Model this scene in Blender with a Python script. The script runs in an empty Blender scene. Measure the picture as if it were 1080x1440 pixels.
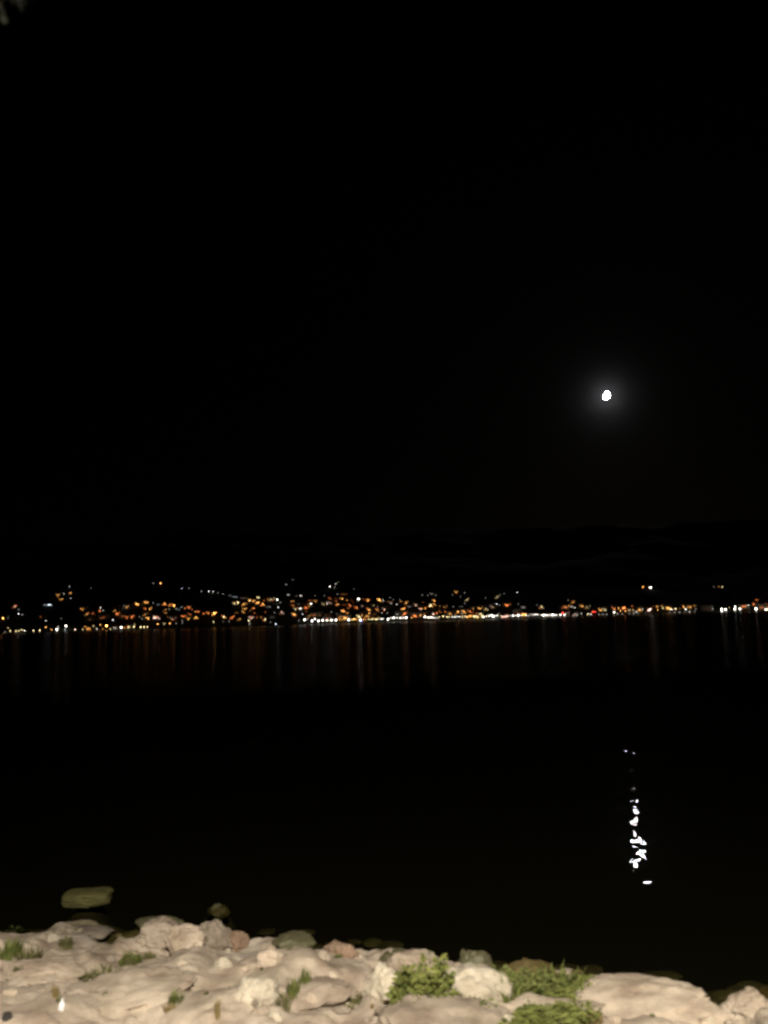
import bpy, bmesh, math, random
import numpy as np
from mathutils import Vector, Matrix, noise

# ------------------------------------------------------------------ scene, camera, sky, exposure
scn = bpy.context.scene
COL = scn.collection
R = math.radians
rng = random.Random(7)
nrng = np.random.default_rng(7)

H = 3.6                       # eye height above the lake
FPX = 1088.0                  # focal length in pixels of the 1080 x 1440 frame
PITCH, ROLL = R(7.9), R(-1.70)
cam_d = bpy.data.cameras.new('camera')
cam_d.sensor_fit = 'VERTICAL'
cam_d.angle = 2 * math.atan(720 / FPX)
cam_d.clip_start, cam_d.clip_end = 0.1, 60000
cam = bpy.data.objects.new('camera', cam_d)
COL.objects.link(cam)
CM = Matrix.Translation((0, 0, H)) @ Matrix.Rotation(math.pi / 2 + PITCH, 4, 'X') @ Matrix.Rotation(ROLL, 4, 'Z')
cam.matrix_world = CM
scn.camera = cam
cam_d.dof.use_dof = True          # hand-held night shot: focused short of the far shore, wide open
cam_d.dof.focus_distance = 36
cam_d.dof.aperture_fstop = 0.7
scn.render.resolution_x, scn.render.resolution_y = 768, 1024


def ray(px, py):
    d = CM.to_3x3() @ Vector(((px - 540) / FPX, -(py - 720) / FPX, -1))
    return d.normalized()


MOON_DIR = ray(851.5, 556)
MOON_EL = math.asin(MOON_DIR.z)
MOON_AZ = math.atan2(MOON_DIR.x, MOON_DIR.y)

world = bpy.data.worlds.new('World')
scn.world = world
world.use_nodes = True
wn = world.node_tree
bgn = wn.nodes['Background']
sky = wn.nodes.new('ShaderNodeTexSky')
sky.sky_type = 'NISHITA'
sky.sun_disc = False
sky.sun_elevation = MOON_EL
sky.sun_rotation = MOON_AZ
wn.links.new(sky.outputs[0], bgn.inputs[0])
bgn.inputs[1].default_value = 0.00003      # a clear sky under moonlight

scn.view_settings.view_transform = 'Standard'
scn.view_settings.look = 'None'
scn.view_settings.exposure = 0
scn.view_settings.gamma = 1
scn.cycles.filter_width = 2.6
scn.cycles.use_denoising = True
scn.cycles.max_bounces = 6
scn.cycles.transparent_max_bounces = 12
scn.cycles.volume_bounces = 0
scn.cycles.sample_clamp_direct = 0
scn.cycles.sample_clamp_indirect = 40


# ------------------------------------------------------------------ helpers
def mat(name):
    m = bpy.data.materials.new(name)
    m.use_nodes = True
    return m, m.node_tree.nodes, m.node_tree.links, m.node_tree.nodes['Principled BSDF']


def ramp(nodes, stops):
    r = nodes.new('ShaderNodeValToRGB')
    e = r.color_ramp.elements
    while len(e) < len(stops):
        e.new(0.5)
    for i, (p, c) in enumerate(stops):
        e[i].position = p
        e[i].color = (*c, 1)
    return r


def noise_tex(nodes, links, vec, scale, detail=4, rough=0.55):
    n = nodes.new('ShaderNodeTexNoise')
    n.inputs['Scale'].default_value = scale
    n.inputs['Detail'].default_value = detail
    n.inputs['Roughness'].default_value = rough
    links.new(vec, n.inputs['Vector'])
    return n


def plain(name, c, rough=0.7, metallic=0.0, var=0.25, scale=3.0):
    """procedural material: a colour with a noise of its own"""
    m, n, l, b = mat(name)
    tc = n.new('ShaderNodeTexCoord')
    nt = noise_tex(n, l, tc.outputs['Object'], scale)
    rp = ramp(n, [(0.3, tuple(x * (1 - var) for x in c)), (0.7, tuple(min(1, x * (1 + var)) for x in c))])
    l.new(nt.outputs['Fac'], rp.inputs[0])
    l.new(rp.outputs[0], b.inputs['Base Color'])
    b.inputs['Roughness'].default_value = rough
    b.inputs['Metallic'].default_value = metallic
    return m


def emit(name, c, s, sampled=False):
    m, n, l, b = mat(name)
    n.remove(b)
    e = n.new('ShaderNodeEmission')
    e.inputs[0].default_value = (*c, 1)
    e.inputs[1].default_value = s
    l.new(e.outputs[0], n['Material Output'].inputs[0])
    m.cycles.emission_sampling = 'FRONT'
    return m


def link(name, me, m=None, parent=None, loc=None, label=None, cat=None, group=None, kind=None, smooth=False):
    o = bpy.data.objects.new(name, me)
    COL.objects.link(o)
    if m is not None and me is not None and not me.materials:
        me.materials.append(m)
    if parent is not None:
        o.parent = parent
    if loc is not None:
        o.location = loc
    tag(o, label, cat, group, kind)
    if smooth:
        for p in me.polygons:
            p.use_smooth = True
    return o


def tag(o, label=None, cat=None, group=None, kind=None):
    for k, v in (('label', label), ('category', cat), ('group', group), ('kind', kind)):
        if v:
            o[k] = v
    return o


def mesh(name, verts, faces):
    me = bpy.data.meshes.new(name)
    me.from_pydata([tuple(v) for v in verts], [], faces)
    me.update()
    return me


def bm_mesh(name, fn):
    bm = bmesh.new()
    fn(bm)
    me = bpy.data.meshes.new(name)
    bm.normal_update()
    bm.to_mesh(me)
    bm.free()
    return me


def box(bm, x0, x1, y0, y1, z0, z1):
    vs = [bm.verts.new(p) for p in ((x0, y0, z0), (x1, y0, z0), (x1, y1, z0), (x0, y1, z0),
                                    (x0, y0, z1), (x1, y0, z1), (x1, y1, z1), (x0, y1, z1))]
    for f in ((0, 3, 2, 1), (4, 5, 6, 7), (0, 1, 5, 4), (1, 2, 6, 5), (2, 3, 7, 6), (3, 0, 4, 7)):
        bm.faces.new([vs[i] for i in f])


def tube(bm, pts, radii, seg=8):
    rings = []
    pts = [Vector(p) for p in pts]
    for i, p in enumerate(pts):
        t = (pts[min(i + 1, len(pts) - 1)] - pts[max(i - 1, 0)]).normalized()
        a = t.orthogonal().normalized()
        b = t.cross(a)
        rings.append([bm.verts.new(p + (a * math.cos(2 * math.pi * k / seg) + b * math.sin(2 * math.pi * k / seg)) * radii[i])
                      for k in range(seg)])
    for r0, r1 in zip(rings, rings[1:]):
        for k in range(seg):
            bm.faces.new((r0[k], r0[(k + 1) % seg], r1[(k + 1) % seg], r1[k]))
    bm.faces.new(rings[0][::-1])
    bm.faces.new(rings[-1])


def fbm(x, y, scale, octaves=4, seed=0.0):
    """vectorised value noise (numpy) in about -1..1"""
    out = np.zeros_like(x, dtype=float)
    amp, tot = 1.0, 0.0
    for o in range(octaves):
        f = scale * 2 ** o
        u, v = x * f + seed * 17.3 + o * 31.7, y * f - seed * 9.1 + o * 12.3
        i, j = np.floor(u), np.floor(v)
        a, b = u - i, v - j
        a, b = a * a * (3 - 2 * a), b * b * (3 - 2 * b)

        def h(p, q):
            s = np.sin(p * 127.1 + q * 311.7 + seed * 74.7) * 43758.5453
            return (s - np.floor(s)) * 2 - 1
        out += amp * ((h(i, j) * (1 - a) + h(i + 1, j) * a) * (1 - b) + (h(i, j + 1) * (1 - a) + h(i + 1, j + 1) * a) * b)
        tot += amp
        amp *= 0.5
    return out / tot


# ------------------------------------------------------------------ the near bank
EDGE = [(-200, 1300), (0, 1303), (45, 1302), (90, 1296), (125, 1296), (150, 1309), (175, 1303), (210, 1304), (240, 1306),
        (300, 1312), (350, 1324), (400, 1319), (440, 1324), (500, 1334), (560, 1347), (600, 1355), (625, 1364),
        (660, 1364), (700, 1366), (760, 1371), (800, 1375), (850, 1378), (900, 1375), (938, 1383), (955, 1400), (975, 1412),
        (1005, 1418), (1030, 1408), (1050, 1400), (1080, 1398), (1300, 1385)]
ex, ey = [], []
for px, py in EDGE:
    d = ray(px, py)
    t = (0.12 - H) / d.z
    ex.append(d.x * t)
    ey.append(d.y * t)
ex, ey = np.array(ex), np.array(ey)


def axis(lo, d0, d1, hi, step, grow=1.25):
    mid = list(np.arange(d0, d1 + step / 2, step))
    out, s, v = [], step, d1
    while v < hi:
        s *= grow
        v = min(hi, v + s)
        out.append(v)
    pre, s, v = [], step, d0
    while v > lo:
        s *= grow
        v = max(lo, v - s)
        pre.append(v)
    return np.array(pre[::-1] + mid + out)


bank_bumps = []
for k in range(520):
    bx, by = rng.uniform(-7, 7), rng.uniform(4.0, 10.5)
    r = 0.10 + 0.55 * rng.random() ** 2.2
    bank_bumps.append((bx, by, r, r * rng.uniform(0.14, 0.30), rng.uniform(0.6, 1.0), rng.uniform(0, math.pi)))
for k in range(900):
    r = rng.uniform(0.035, 0.13)
    bank_bumps.append((rng.uniform(-5.6, 5.6), rng.uniform(5.0, 10.2), r, r * rng.uniform(0.3, 0.6), rng.uniform(0.6, 1.0), rng.uniform(0, math.pi)))

# the dark cleft at the right and the shady hollows between the lumps: real dips in the ground
DIPS = [((958, 1392), 0.22, 0.30), ((985, 1404), 0.24, 0.36), ((1012, 1414), 0.22, 0.36), ((1030, 1424), 0.20, 0.34),
        ((146, 1378), 0.30, 0.07), ((1078, 1440), 0.16, 0.20), ((505, 1402), 0.20, 0.08), ((150, 1308), 0.2, 0.15),
        ((355, 1372), 0.5, 0.06), ((632, 1372), 0.2, 0.12), ((715, 1400), 0.3, 0.05), ((545, 1432), 0.12, 0.10)]


def bank_z(X, Y):
    ys = np.interp(X, ex, ey)
    s = ys - Y + 0.10 * fbm(X, Y, 1.1, 3, 2.0)
    land = 0.12 + 0.22 * np.clip(s, 0, 4.2) - 0.02 * np.clip(s, 0, 4.2) ** 2 + 0.40 * np.clip(s - 4.2, 0, 2.4)
    z = np.where(s > 0, land + 0.10 * (1 - np.exp(-np.clip(s, 0, 9) / 0.12)) - 0.10,
                 0.02 + np.maximum(np.where(s > -0.9, 0.30 * s, -0.27 + 0.9 * (s + 0.9)), -1.6 + 0.02 * np.clip(s, -200, 0)))
    z = np.where(s > -0.5, z, np.minimum(z, -0.06))
    z = np.minimum(z, H - 1.62)
    w = np.clip((s + 0.7) / 0.7, 0, 1) * np.clip((Y - 3.2) / 1.2, 0, 1)
    bump = np.zeros_like(z)
    wx = X + 0.16 * fbm(X, Y, 3.0, 4, 5.0)
    wy = Y + 0.16 * fbm(X, Y, 3.0, 4, 6.0)
    for bx, by, r, h, asp, rot in bank_bumps:
        c, sn = math.cos(rot), math.sin(rot)
        i0, i1 = np.searchsorted(X[0], (bx - r - .2, bx + r + .2))
        j0, j1 = np.searchsorted(Y[:, 0], (by - r - .2, by + r + .2))
        if i1 <= i0 or j1 <= j0:
            continue
        a, e = wx[j0:j1, i0:i1] - bx, wy[j0:j1, i0:i1] - by
        u, v = (a * c + e * sn) / r, (-a * sn + e * c) / (r * asp)
        q = 1 - (u * u + v * v) ** 1.6
        bump[j0:j1, i0:i1] += np.where(q > 0, h * np.sqrt(np.clip(q, 0, 1)), 0) * (0.5 if r < .13 else 1) * np.exp(-bump[j0:j1, i0:i1] / .16)
    z = z + w * (bump - 0.07 + 0.05 * fbm(X, Y, 1.6, 5, 3.0) + 0.034 * fbm(X, Y, 5, 4, 4.0) - 0.03 * np.clip(0.12 - np.abs(fbm(X, Y, 2.6, 3, 7.0)), 0, 1) / 0.12)
    return z


gx = axis(-400, -5.4, 5.4, 400, 0.034)
gy = axis(-80, 5.2, 10.2, 1150, 0.030)
GX, GY = np.meshgrid(gx, gy)
GZ = bank_z(GX, GY)
for (px, py), r, dep in DIPS:
    d = ray(px, py)
    t = (0.3 - H) / d.z
    cx, cy = d.x * t, d.y * t
    GZ -= dep * np.exp(-((GX - cx) ** 2 + (GY - cy) ** 2) / (r * r) * 1.6) * (GZ > -0.2)


for px, py, top, r in ((124, 1262, -0.20, 0.5), (307, 1276, -0.17, 0.4)):       # shoals in the shallow water
    d = ray(px, py)
    t = (top - H) / d.z
    g_ = np.exp(-((GX - d.x * t) ** 2 + (GY - d.y * t) ** 2) / (r * r))
    GZ = np.where(GZ < top, GZ + (top - GZ) * g_, GZ)


def bank_h(x, y):
    i = int(np.clip(np.searchsorted(gx, x) - 1, 0, len(gx) - 2))
    j = int(np.clip(np.searchsorted(gy, y) - 1, 0, len(gy) - 2))
    a = (x - gx[i]) / (gx[i + 1] - gx[i])
    b = (y - gy[j]) / (gy[j + 1] - gy[j])
    return float((GZ[j, i] * (1 - a) + GZ[j, i + 1] * a) * (1 - b) + (GZ[j + 1, i] * (1 - a) + GZ[j + 1, i + 1] * a) * b)


def on_bank(px, py):
    """the point of the bank that lies behind a pixel of the photograph, and its distance"""
    d = ray(px, py)
    o = Vector((0, 0, H))
    t = 3.5
    while t < 16:
        p = o + d * t
        if p.z <= bank_h(p.x, p.y):
            return p, t
        t += 0.02
    t = H / -d.z
    return o + d * t, t


def grid_mesh(name, X, Y, Z):
    ny, nx = X.shape
    v = np.stack([X.ravel(), Y.ravel(), Z.ravel()], 1)
    idx = np.arange(nx * ny).reshape(ny, nx)
    f = np.stack([idx[:-1, :-1].ravel(), idx[:-1, 1:].ravel(), idx[1:, 1:].ravel(), idx[1:, :-1].ravel()], 1)
    me = bpy.data.meshes.new(name)
    me.vertices.add(len(v))
    me.vertices.foreach_set('co', v.ravel())
    me.loops.add(f.size)
    me.loops.foreach_set('vertex_index', f.ravel().astype(np.int32))
    me.polygons.add(len(f))
    me.polygons.foreach_set('loop_start', np.arange(0, f.size, 4, dtype=np.int32))
    me.polygons.foreach_set('use_smooth', np.ones(len(f), dtype=bool))
    me.update(calc_edges=True)
    me.validate()
    return me


def stone_mat(name, dark, light, scale=2.0, moss=0.0, bump=0.5, rnd=0.25, wet=False):
    m, n, l, b = mat(name)
    tc = n.new('ShaderNodeTexCoord')
    geo = n.new('ShaderNodeNewGeometry')
    big = noise_tex(n, l, geo.outputs['Position'], scale, 6, 0.6)
    fine = noise_tex(n, l, geo.outputs['Position'], scale * 14, 5, 0.65)
    mid = tuple((a + c) / 2 for a, c in zip(dark, light))
    rp = ramp(n, [(0.34, dark), (0.47, mid), (0.62, light)])
    l.new(big.outputs['Fac'], rp.inputs[0])
    speck = ramp(n, [(0.28, (0.55, 0.52, 0.48)), (0.45, (1, 1, 1)), (0.75, (1.0, 1.0, 1.0))])
    l.new(fine.outputs['Fac'], speck.inputs[0])
    mul = n.new('ShaderNodeMixRGB')
    mul.blend_type = 'MULTIPLY'
    mul.inputs[0].default_value = 0.55
    l.new(rp.outputs[0], mul.inputs[1])
    l.new(speck.outputs[0], mul.inputs[2])
    out = mul.outputs[0]
    oi = n.new('ShaderNodeObjectInfo')
    hsv = n.new('ShaderNodeHueSaturation')
    mr = n.new('ShaderNodeMapRange')
    mr.inputs[3].default_value, mr.inputs[4].default_value = 1 - rnd, 1 + rnd
    l.new(oi.outputs['Random'], mr.inputs[0])
    l.new(mr.outputs[0], hsv.inputs['Value'])
    l.new(out, hsv.inputs['Color'])
    out = hsv.outputs[0]
    # lichen, dust and old leaf stains: patches of their own
    st = noise_tex(n, l, geo.outputs['Position'], scale * 0.9, 5, 0.7)
    sr = ramp(n, [(0.52, (0, 0, 0)), (0.66, (1, 1, 1))])
    l.new(st.outputs['Fac'], sr.inputs[0])
    mx = n.new('ShaderNodeMixRGB')
    ml = n.new('ShaderNodeMath')
    ml.operation = 'MULTIPLY'
    ml.inputs[1].default_value = 0.25 + moss
    l.new(sr.outputs[0], ml.inputs[0])
    l.new(ml.outputs[0], mx.inputs[0])
    l.new(out, mx.inputs[1])
    mx.inputs[2].default_value = (0.085, 0.095, 0.035, 1) if moss else (0.20, 0.175, 0.10, 1)
    l.new(mx.outputs[0], b.inputs['Base Color'])
    b.inputs['Roughness'].default_value = 0.45 if wet else 0.92
    b.inputs['Specular IOR Level'].default_value = 0.5 if wet else 0.2
    bp = n.new('ShaderNodeBump')
    bp.inputs['Strength'].default_value = bump
    bp.inputs['Distance'].default_value = 0.02
    add = n.new('ShaderNodeMath')
    add.operation = 'ADD'
    l.new(fine.outputs['Fac'], add.inputs[0])
    l.new(big.outputs['Fac'], add.inputs[1])
    l.new(add.outputs[0], bp.inputs['Height'])
    l.new(bp.outputs[0], b.inputs['Normal'])
    return m


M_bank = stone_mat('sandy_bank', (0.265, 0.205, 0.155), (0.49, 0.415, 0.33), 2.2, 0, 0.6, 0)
# weed and silt below the waterline; light lost with depth painted into the colour
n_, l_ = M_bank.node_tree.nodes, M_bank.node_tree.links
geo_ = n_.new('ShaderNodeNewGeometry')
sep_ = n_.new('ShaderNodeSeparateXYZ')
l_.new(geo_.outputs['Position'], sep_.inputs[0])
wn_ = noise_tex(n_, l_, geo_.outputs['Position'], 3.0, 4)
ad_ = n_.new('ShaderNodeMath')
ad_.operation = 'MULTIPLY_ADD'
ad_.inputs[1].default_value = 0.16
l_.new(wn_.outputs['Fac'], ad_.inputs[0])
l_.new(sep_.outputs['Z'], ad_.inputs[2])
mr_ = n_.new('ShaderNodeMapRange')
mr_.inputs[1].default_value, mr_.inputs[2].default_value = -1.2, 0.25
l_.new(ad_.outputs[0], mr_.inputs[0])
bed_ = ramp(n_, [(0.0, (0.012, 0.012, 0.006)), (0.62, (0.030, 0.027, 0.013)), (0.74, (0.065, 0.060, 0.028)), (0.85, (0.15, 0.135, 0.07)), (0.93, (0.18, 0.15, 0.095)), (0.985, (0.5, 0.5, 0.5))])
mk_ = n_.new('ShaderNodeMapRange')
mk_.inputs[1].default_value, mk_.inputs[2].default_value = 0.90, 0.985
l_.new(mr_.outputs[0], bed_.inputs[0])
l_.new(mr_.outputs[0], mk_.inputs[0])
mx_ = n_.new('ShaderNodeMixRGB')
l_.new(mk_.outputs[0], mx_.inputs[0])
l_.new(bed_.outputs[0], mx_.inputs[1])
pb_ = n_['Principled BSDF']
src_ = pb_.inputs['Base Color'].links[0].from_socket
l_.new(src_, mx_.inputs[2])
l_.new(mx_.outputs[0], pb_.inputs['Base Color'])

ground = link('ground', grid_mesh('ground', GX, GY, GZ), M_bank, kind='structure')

# ------------------------------------------------------------------ the lake
mw, n, l, b = mat('lake_water')
n.remove(b)
geo = n.new('ShaderNodeNewGeometry')
sepw = n.new('ShaderNodeSeparateXYZ')
l.new(geo.outputs['Position'], sepw.inputs[0])


def wave(scale, sx, sy, amp, rot=0.0, detail=2):
    mp = n.new('ShaderNodeMapping')
    mp.inputs['Scale'].default_value = (sx, sy, 1)
    mp.inputs['Rotation'].default_value = (0, 0, R(rot))
    l.new(geo.outputs['Position'], mp.inputs[0])
    nt = noise_tex(n, l, mp.outputs[0], scale, detail, 0.45)
    mu = n.new('ShaderNodeMath')
    mu.operation = 'MULTIPLY'
    mu.inputs[1].default_value = amp
    l.new(nt.outputs['Fac'], mu.inputs[0])
    return mu.outputs[0]


def addn(a, c, op='ADD'):
    m_ = n.new('ShaderNodeMath')
    m_.operation = op
    l.new(a, m_.inputs[0])
    l.new(c, m_.inputs[1])
    return m_.outputs[0]


def rise(y0, y1, v0, v1):
    m_ = n.new('ShaderNodeMapRange')
    m_.inputs[1].default_value, m_.inputs[2].default_value = y0, y1
    m_.inputs[3].default_value, m_.inputs[4].default_value = v0, v1
    l.new(sepw.outputs['Y'], m_.inputs[0])
    return m_.outputs[0]


ripples = addn(wave(8.5, 0.24, 1.0, 0.0024, 5, 0.8), wave(1.9, 1.25, 1.0, 0.0078, -14, 1))
ripples = addn(ripples, wave(17, 0.25, 1.0, 0.0008, -4, 0.5))
ripples = addn(ripples, rise(10.4, 13.0, 0.95, 1.35), 'MULTIPLY')
ripples = addn(ripples, rise(13.6, 20.0, 1.0, 0.7), 'MULTIPLY')
patch_ = wave(0.55, 0.35, 1.0, 1.0, 0, 1)
patch_m = n.new('ShaderNodeMapRange')
patch_m.inputs[1].default_value, patch_m.inputs[2].default_value = 0.46, 0.66
l.new(patch_, patch_m.inputs[0])
breeze = addn(wave(3.0, 0.6, 1.0, 0.034, 5, 2), rise(13.4, 23, 0.0, 1.0), 'MULTIPLY')
breeze = addn(breeze, rise(21, 28, 1.0, 0.0), 'MULTIPLY')
breeze = addn(breeze, patch_m.outputs[0], 'MULTIPLY')
height = addn(ripples, breeze)
bpn = n.new('ShaderNodeBump')
bpn.inputs['Strength'].default_value = 1.0
bpn.inputs['Distance'].default_value = 1.0
l.new(height, bpn.inputs['Height'])
fr = n.new('ShaderNodeFresnel')
ior = n.new('ShaderNodeMapRange')               # the same 1.333 seen from either side of the surface
ior.inputs[3].default_value, ior.inputs[4].default_value = 1.333, 1 / 1.333
l.new(geo.outputs['Backfacing'], ior.inputs[0])
l.new(ior.outputs[0], fr.inputs['IOR'])
l.new(bpn.outputs[0], fr.inputs['Normal'])
gl = n.new('ShaderNodeBsdfGlossy')
gl.distribution = 'BECKMANN'
gl.inputs['Color'].default_value = (0.26, 0.26, 0.26, 1)
l.new(bpn.outputs[0], gl.inputs['Normal'])
l.new(rise(15, 62, 0.018, 0.195), gl.inputs['Roughness'])
tr = n.new('ShaderNodeBsdfTransparent')
tr.inputs['Color'].default_value = (0.62, 0.60, 0.45, 1)
mxs = n.new('ShaderNodeMixShader')
l.new(fr.outputs[0], mxs.inputs[0])
l.new(tr.outputs[0], mxs.inputs[1])
l.new(gl.outputs[0], mxs.inputs[2])
l.new(mxs.outputs[0], n['Material Output'].inputs[0])
wx_ = np.array([-2600.0, -400, -60, 60, 400, 2600])
wy_ = np.array([4.0, 30, 120, 500, 1010])
WX, WY = np.meshgrid(wx_, wy_)
water = link('water', grid_mesh('water', WX, WY, np.zeros_like(WX)), mw, kind='structure')

# ------------------------------------------------------------------ the far hills
SHORE_Y = 1000.0


def hill_z(X, Y):
    d = Y - SHORE_Y + 3.0 * fbm(X, X * 0 + 3, 0.02, 2, 1.0)
    e = np.clip(d - 16, 0, None)
    z = np.where(d > 0, 0.9 + 0.26 * e + 0.055 * e * fbm(X, Y, 0.0045, 4, 8.0), -2.5)
    return np.minimum(z, 215 + 40 * fbm(X, Y, 0.002, 4, 9.0))


hx = axis(-2600, -620, 620, 2600, 12, 1.2)
hy = axis(985, 992, 1500, 2900, 8, 1.2)
HX, HY = np.meshgrid(hx, hy)
HZ = hill_z(HX, HY)
M_hill = plain('hill_scrub', (0.035, 0.042, 0.022), 0.95, 0, 0.4, 0.02)
link('hills', grid_mesh('hills', HX, HY, HZ), M_hill, kind='structure')


def hill_h(x, y):
    return float(hill_z(np.array([x]), np.array([y]))[0])


# ------------------------------------------------------------------ the moon
MOON_DIST = 15000.0
MOON_R = MOON_DIST * 0.5 * 10.0 / FPX
mrt = CM.to_3x3()
to_view = -MOON_DIR
low_right = (mrt @ Vector((0.93, -0.36, 0)))
low_right = (low_right - to_view * low_right.dot(to_view)).normalized()
sun_on_moon = to_view * math.cos(R(67)) + low_right * math.sin(R(67))


def moon_fn(bm):
    bmesh.ops.create_uvsphere(bm, u_segments=40, v_segments=24, radius=MOON_R)
    q = sun_on_moon.to_track_quat('Z', 'Y')
    for v in bm.verts:
        v.co = q @ v.co
    for f in bm.faces:
        f.smooth = True
        f.material_index = 0 if f.calc_center_median().dot(sun_on_moon) > 0 else 1


M_moon = emit('moon_day_side', (1.0, 0.985, 0.96), 300, True)
M_moon_n = plain('moon_night_side', (0.10, 0.10, 0.10), 0.95)
me = bm_mesh('moon', moon_fn)
me.materials.append(M_moon)
me.materials.append(M_moon_n)
link('moon', me, None, loc=Vector((0, 0, H)) + MOON_DIR * MOON_DIST,
     label='bright white gibbous moon in the black sky above the lake', cat='moon', kind='thing')

# ------------------------------------------------------------------ the promenade lamp that lights the near bank
M_metal = plain('dark_lamp_metal', (0.06, 0.065, 0.06), 0.5, 0.6)
LAMPX, LAMPY = 0.7, -3.3
lamp_root = link('street_lamp', None, loc=(LAMPX, LAMPY, bank_h(LAMPX, LAMPY)),
                 label='tall promenade lamp with a single arm lighting the near bank', cat='street lamp', kind='thing')
link('pole', bm_mesh('near_pole', lambda bm: (tube(bm, [(0, 0, 0), (0, 0, 0.5), (0, 0, 6.3)], [0.11, 0.075, 0.05], 12),
                                             tube(bm, [(0, 0, 6.3), (0, 0.35, 6.62), (0, 1.0, 6.75)], [0.045, 0.04, 0.035], 8))), M_metal, lamp_root, smooth=True)
link('lamp_head', bm_mesh('near_head', lambda bm: box(bm, -0.16, 0.16, 0.9, 1.6, 6.72, 6.84)), M_metal, lamp_root)
M_diff = emit('lamp_diffuser', (1, 0.86, 0.66), 25)
link('diffuser', bm_mesh('near_diffuser', lambda bm: box(bm, -0.13, 0.13, 0.95, 1.55, 6.700, 6.717)), M_diff, lamp_root)
ld = bpy.data.lights.new('street_lamp_light', 'AREA')
ld.shape = 'RECTANGLE'
ld.size, ld.size_y = 0.26, 0.6
ld.energy = 5200
ld.color = (1.0, 0.905, 0.76)
lo = bpy.data.objects.new('lamp_light', ld)
COL.objects.link(lo)
lo.parent = lamp_root
lo.location = (0, 1.25, 6.68)
lo.rotation_euler = (R(38), 0, 0)

# ------------------------------------------------------------------ stones on the bank
M_stone = stone_mat('beige_stone', (0.265, 0.205, 0.155), (0.48, 0.405, 0.32), 2.8)
M_pale = stone_mat('pale_stone', (0.33, 0.285, 0.215), (0.53, 0.475, 0.38), 3.0, 0, 0.5, 0.10)
M_grey = stone_mat('grey_brown_stone', (0.16, 0.13, 0.10), (0.28, 0.235, 0.185), 3.0)
M_red = stone_mat('reddish_stone', (0.16, 0.105, 0.07), (0.27, 0.19, 0.135), 3.0)
M_moss = stone_mat('mossy_stone', (0.055, 0.05, 0.028), (0.12, 0.11, 0.06), 3.0, 0.45, 0.5, 0.15, True)
M_dark = stone_mat('dark_stone', (0.03, 0.027, 0.025), (0.06, 0.055, 0.05), 5.0)
M_weed = stone_mat('weedy_block', (0.22, 0.22, 0.155), (0.33, 0.33, 0.235), 4.0, 0, 0.4, 0.05, True)


def rock_mesh(name, seed, sub=4, cuts=9, rough=0.16):
    r = random.Random(seed)
    planes = []
    for k in range(cuts):
        d = Vector((r.gauss(0, 1), r.gauss(0, 1), r.gauss(0, 0.9))).normalized()
        planes.append((d, r.uniform(0.66, 0.92)))

    def fn(bm):
        bmesh.ops.create_icosphere(bm, subdivisions=sub, radius=1)
        off = Vector((seed * 3.1, seed * 1.7, 0))
        for v in bm.verts:
            p = v.co.copy()
            for d, c in planes:
                q = p.dot(d)
                if q > c:
                    p -= d * (q - c) * 0.86
            nn = noise.fractal(p * 1.4 + off, 1.0, 2.0, 4)
            n2 = noise.fractal(p * 5.0 + off, 1.0, 2.0, 3)
            n3 = noise.fractal(p * 11.0 + off, 1.0, 2.0, 3)
            crack = max(0.0, 0.10 - abs(noise.fractal(p * 1.9 - off, 1.0, 2.0, 3))) * 1.1
            v.co = p * (1 + rough * 1.3 * nn + 0.085 * n2 + 0.03 * n3 - crack)
        for f in bm.faces:
            f.smooth = True
    return bm_mesh(name, fn)


ROCKS = [rock_mesh('stone_%d' % k, k + 11, 5, 7 + k) for k in range(7)]
ROCK_VARIANTS = {}


def rock_data(k, m):
    key = (k % len(ROCKS), m.name)
    if key not in ROCK_VARIANTS:
        me_ = ROCKS[key[0]].copy()
        me_.name = 'stone'
        me_.materials.append(m)
        ROCK_VARIANTS[key] = me_
    return ROCK_VARIANTS[key]


def stone(px, py, w, hgt, m, label, name='boulder', cat='boulder', group=None, k=None, rot=None, deep=0.3, depth=0.8, tilt=0.25):
    # the stone's outline seen from the promenade is w x hgt: share that height between its depth and its thickness
    p, t = on_bank(px, py + hgt * (0.5 - deep))
    W = w / FPX * t
    half = hgt / FPX * t * (1.0 - deep)
    sn = (H - p.z) / t
    ry = min(W / 2 * depth, 0.72 * half / sn)
    rz = math.sqrt(max(half * half - (ry * sn) ** 2, 1e-6)) / math.sqrt(1 - sn * sn)
    k = rng.randrange(7) if k is None else k
    o = link(name, rock_data(k, m), None, label=label, cat=cat, group=group, kind='thing')
    o.scale = (W / 2 * 1.12, ry * 1.12, rz * (0.85 if py < np.interp(px, [a for a, c in EDGE], [c for a, c in EDGE]) + 14 else 0.92))
    o.rotation_euler = (rng.uniform(-tilt, tilt) * .5, rng.uniform(-tilt, tilt) * .4, rng.uniform(-0.35, 0.35) if rot is None else rot)
    o.location = p
    return o


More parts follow.
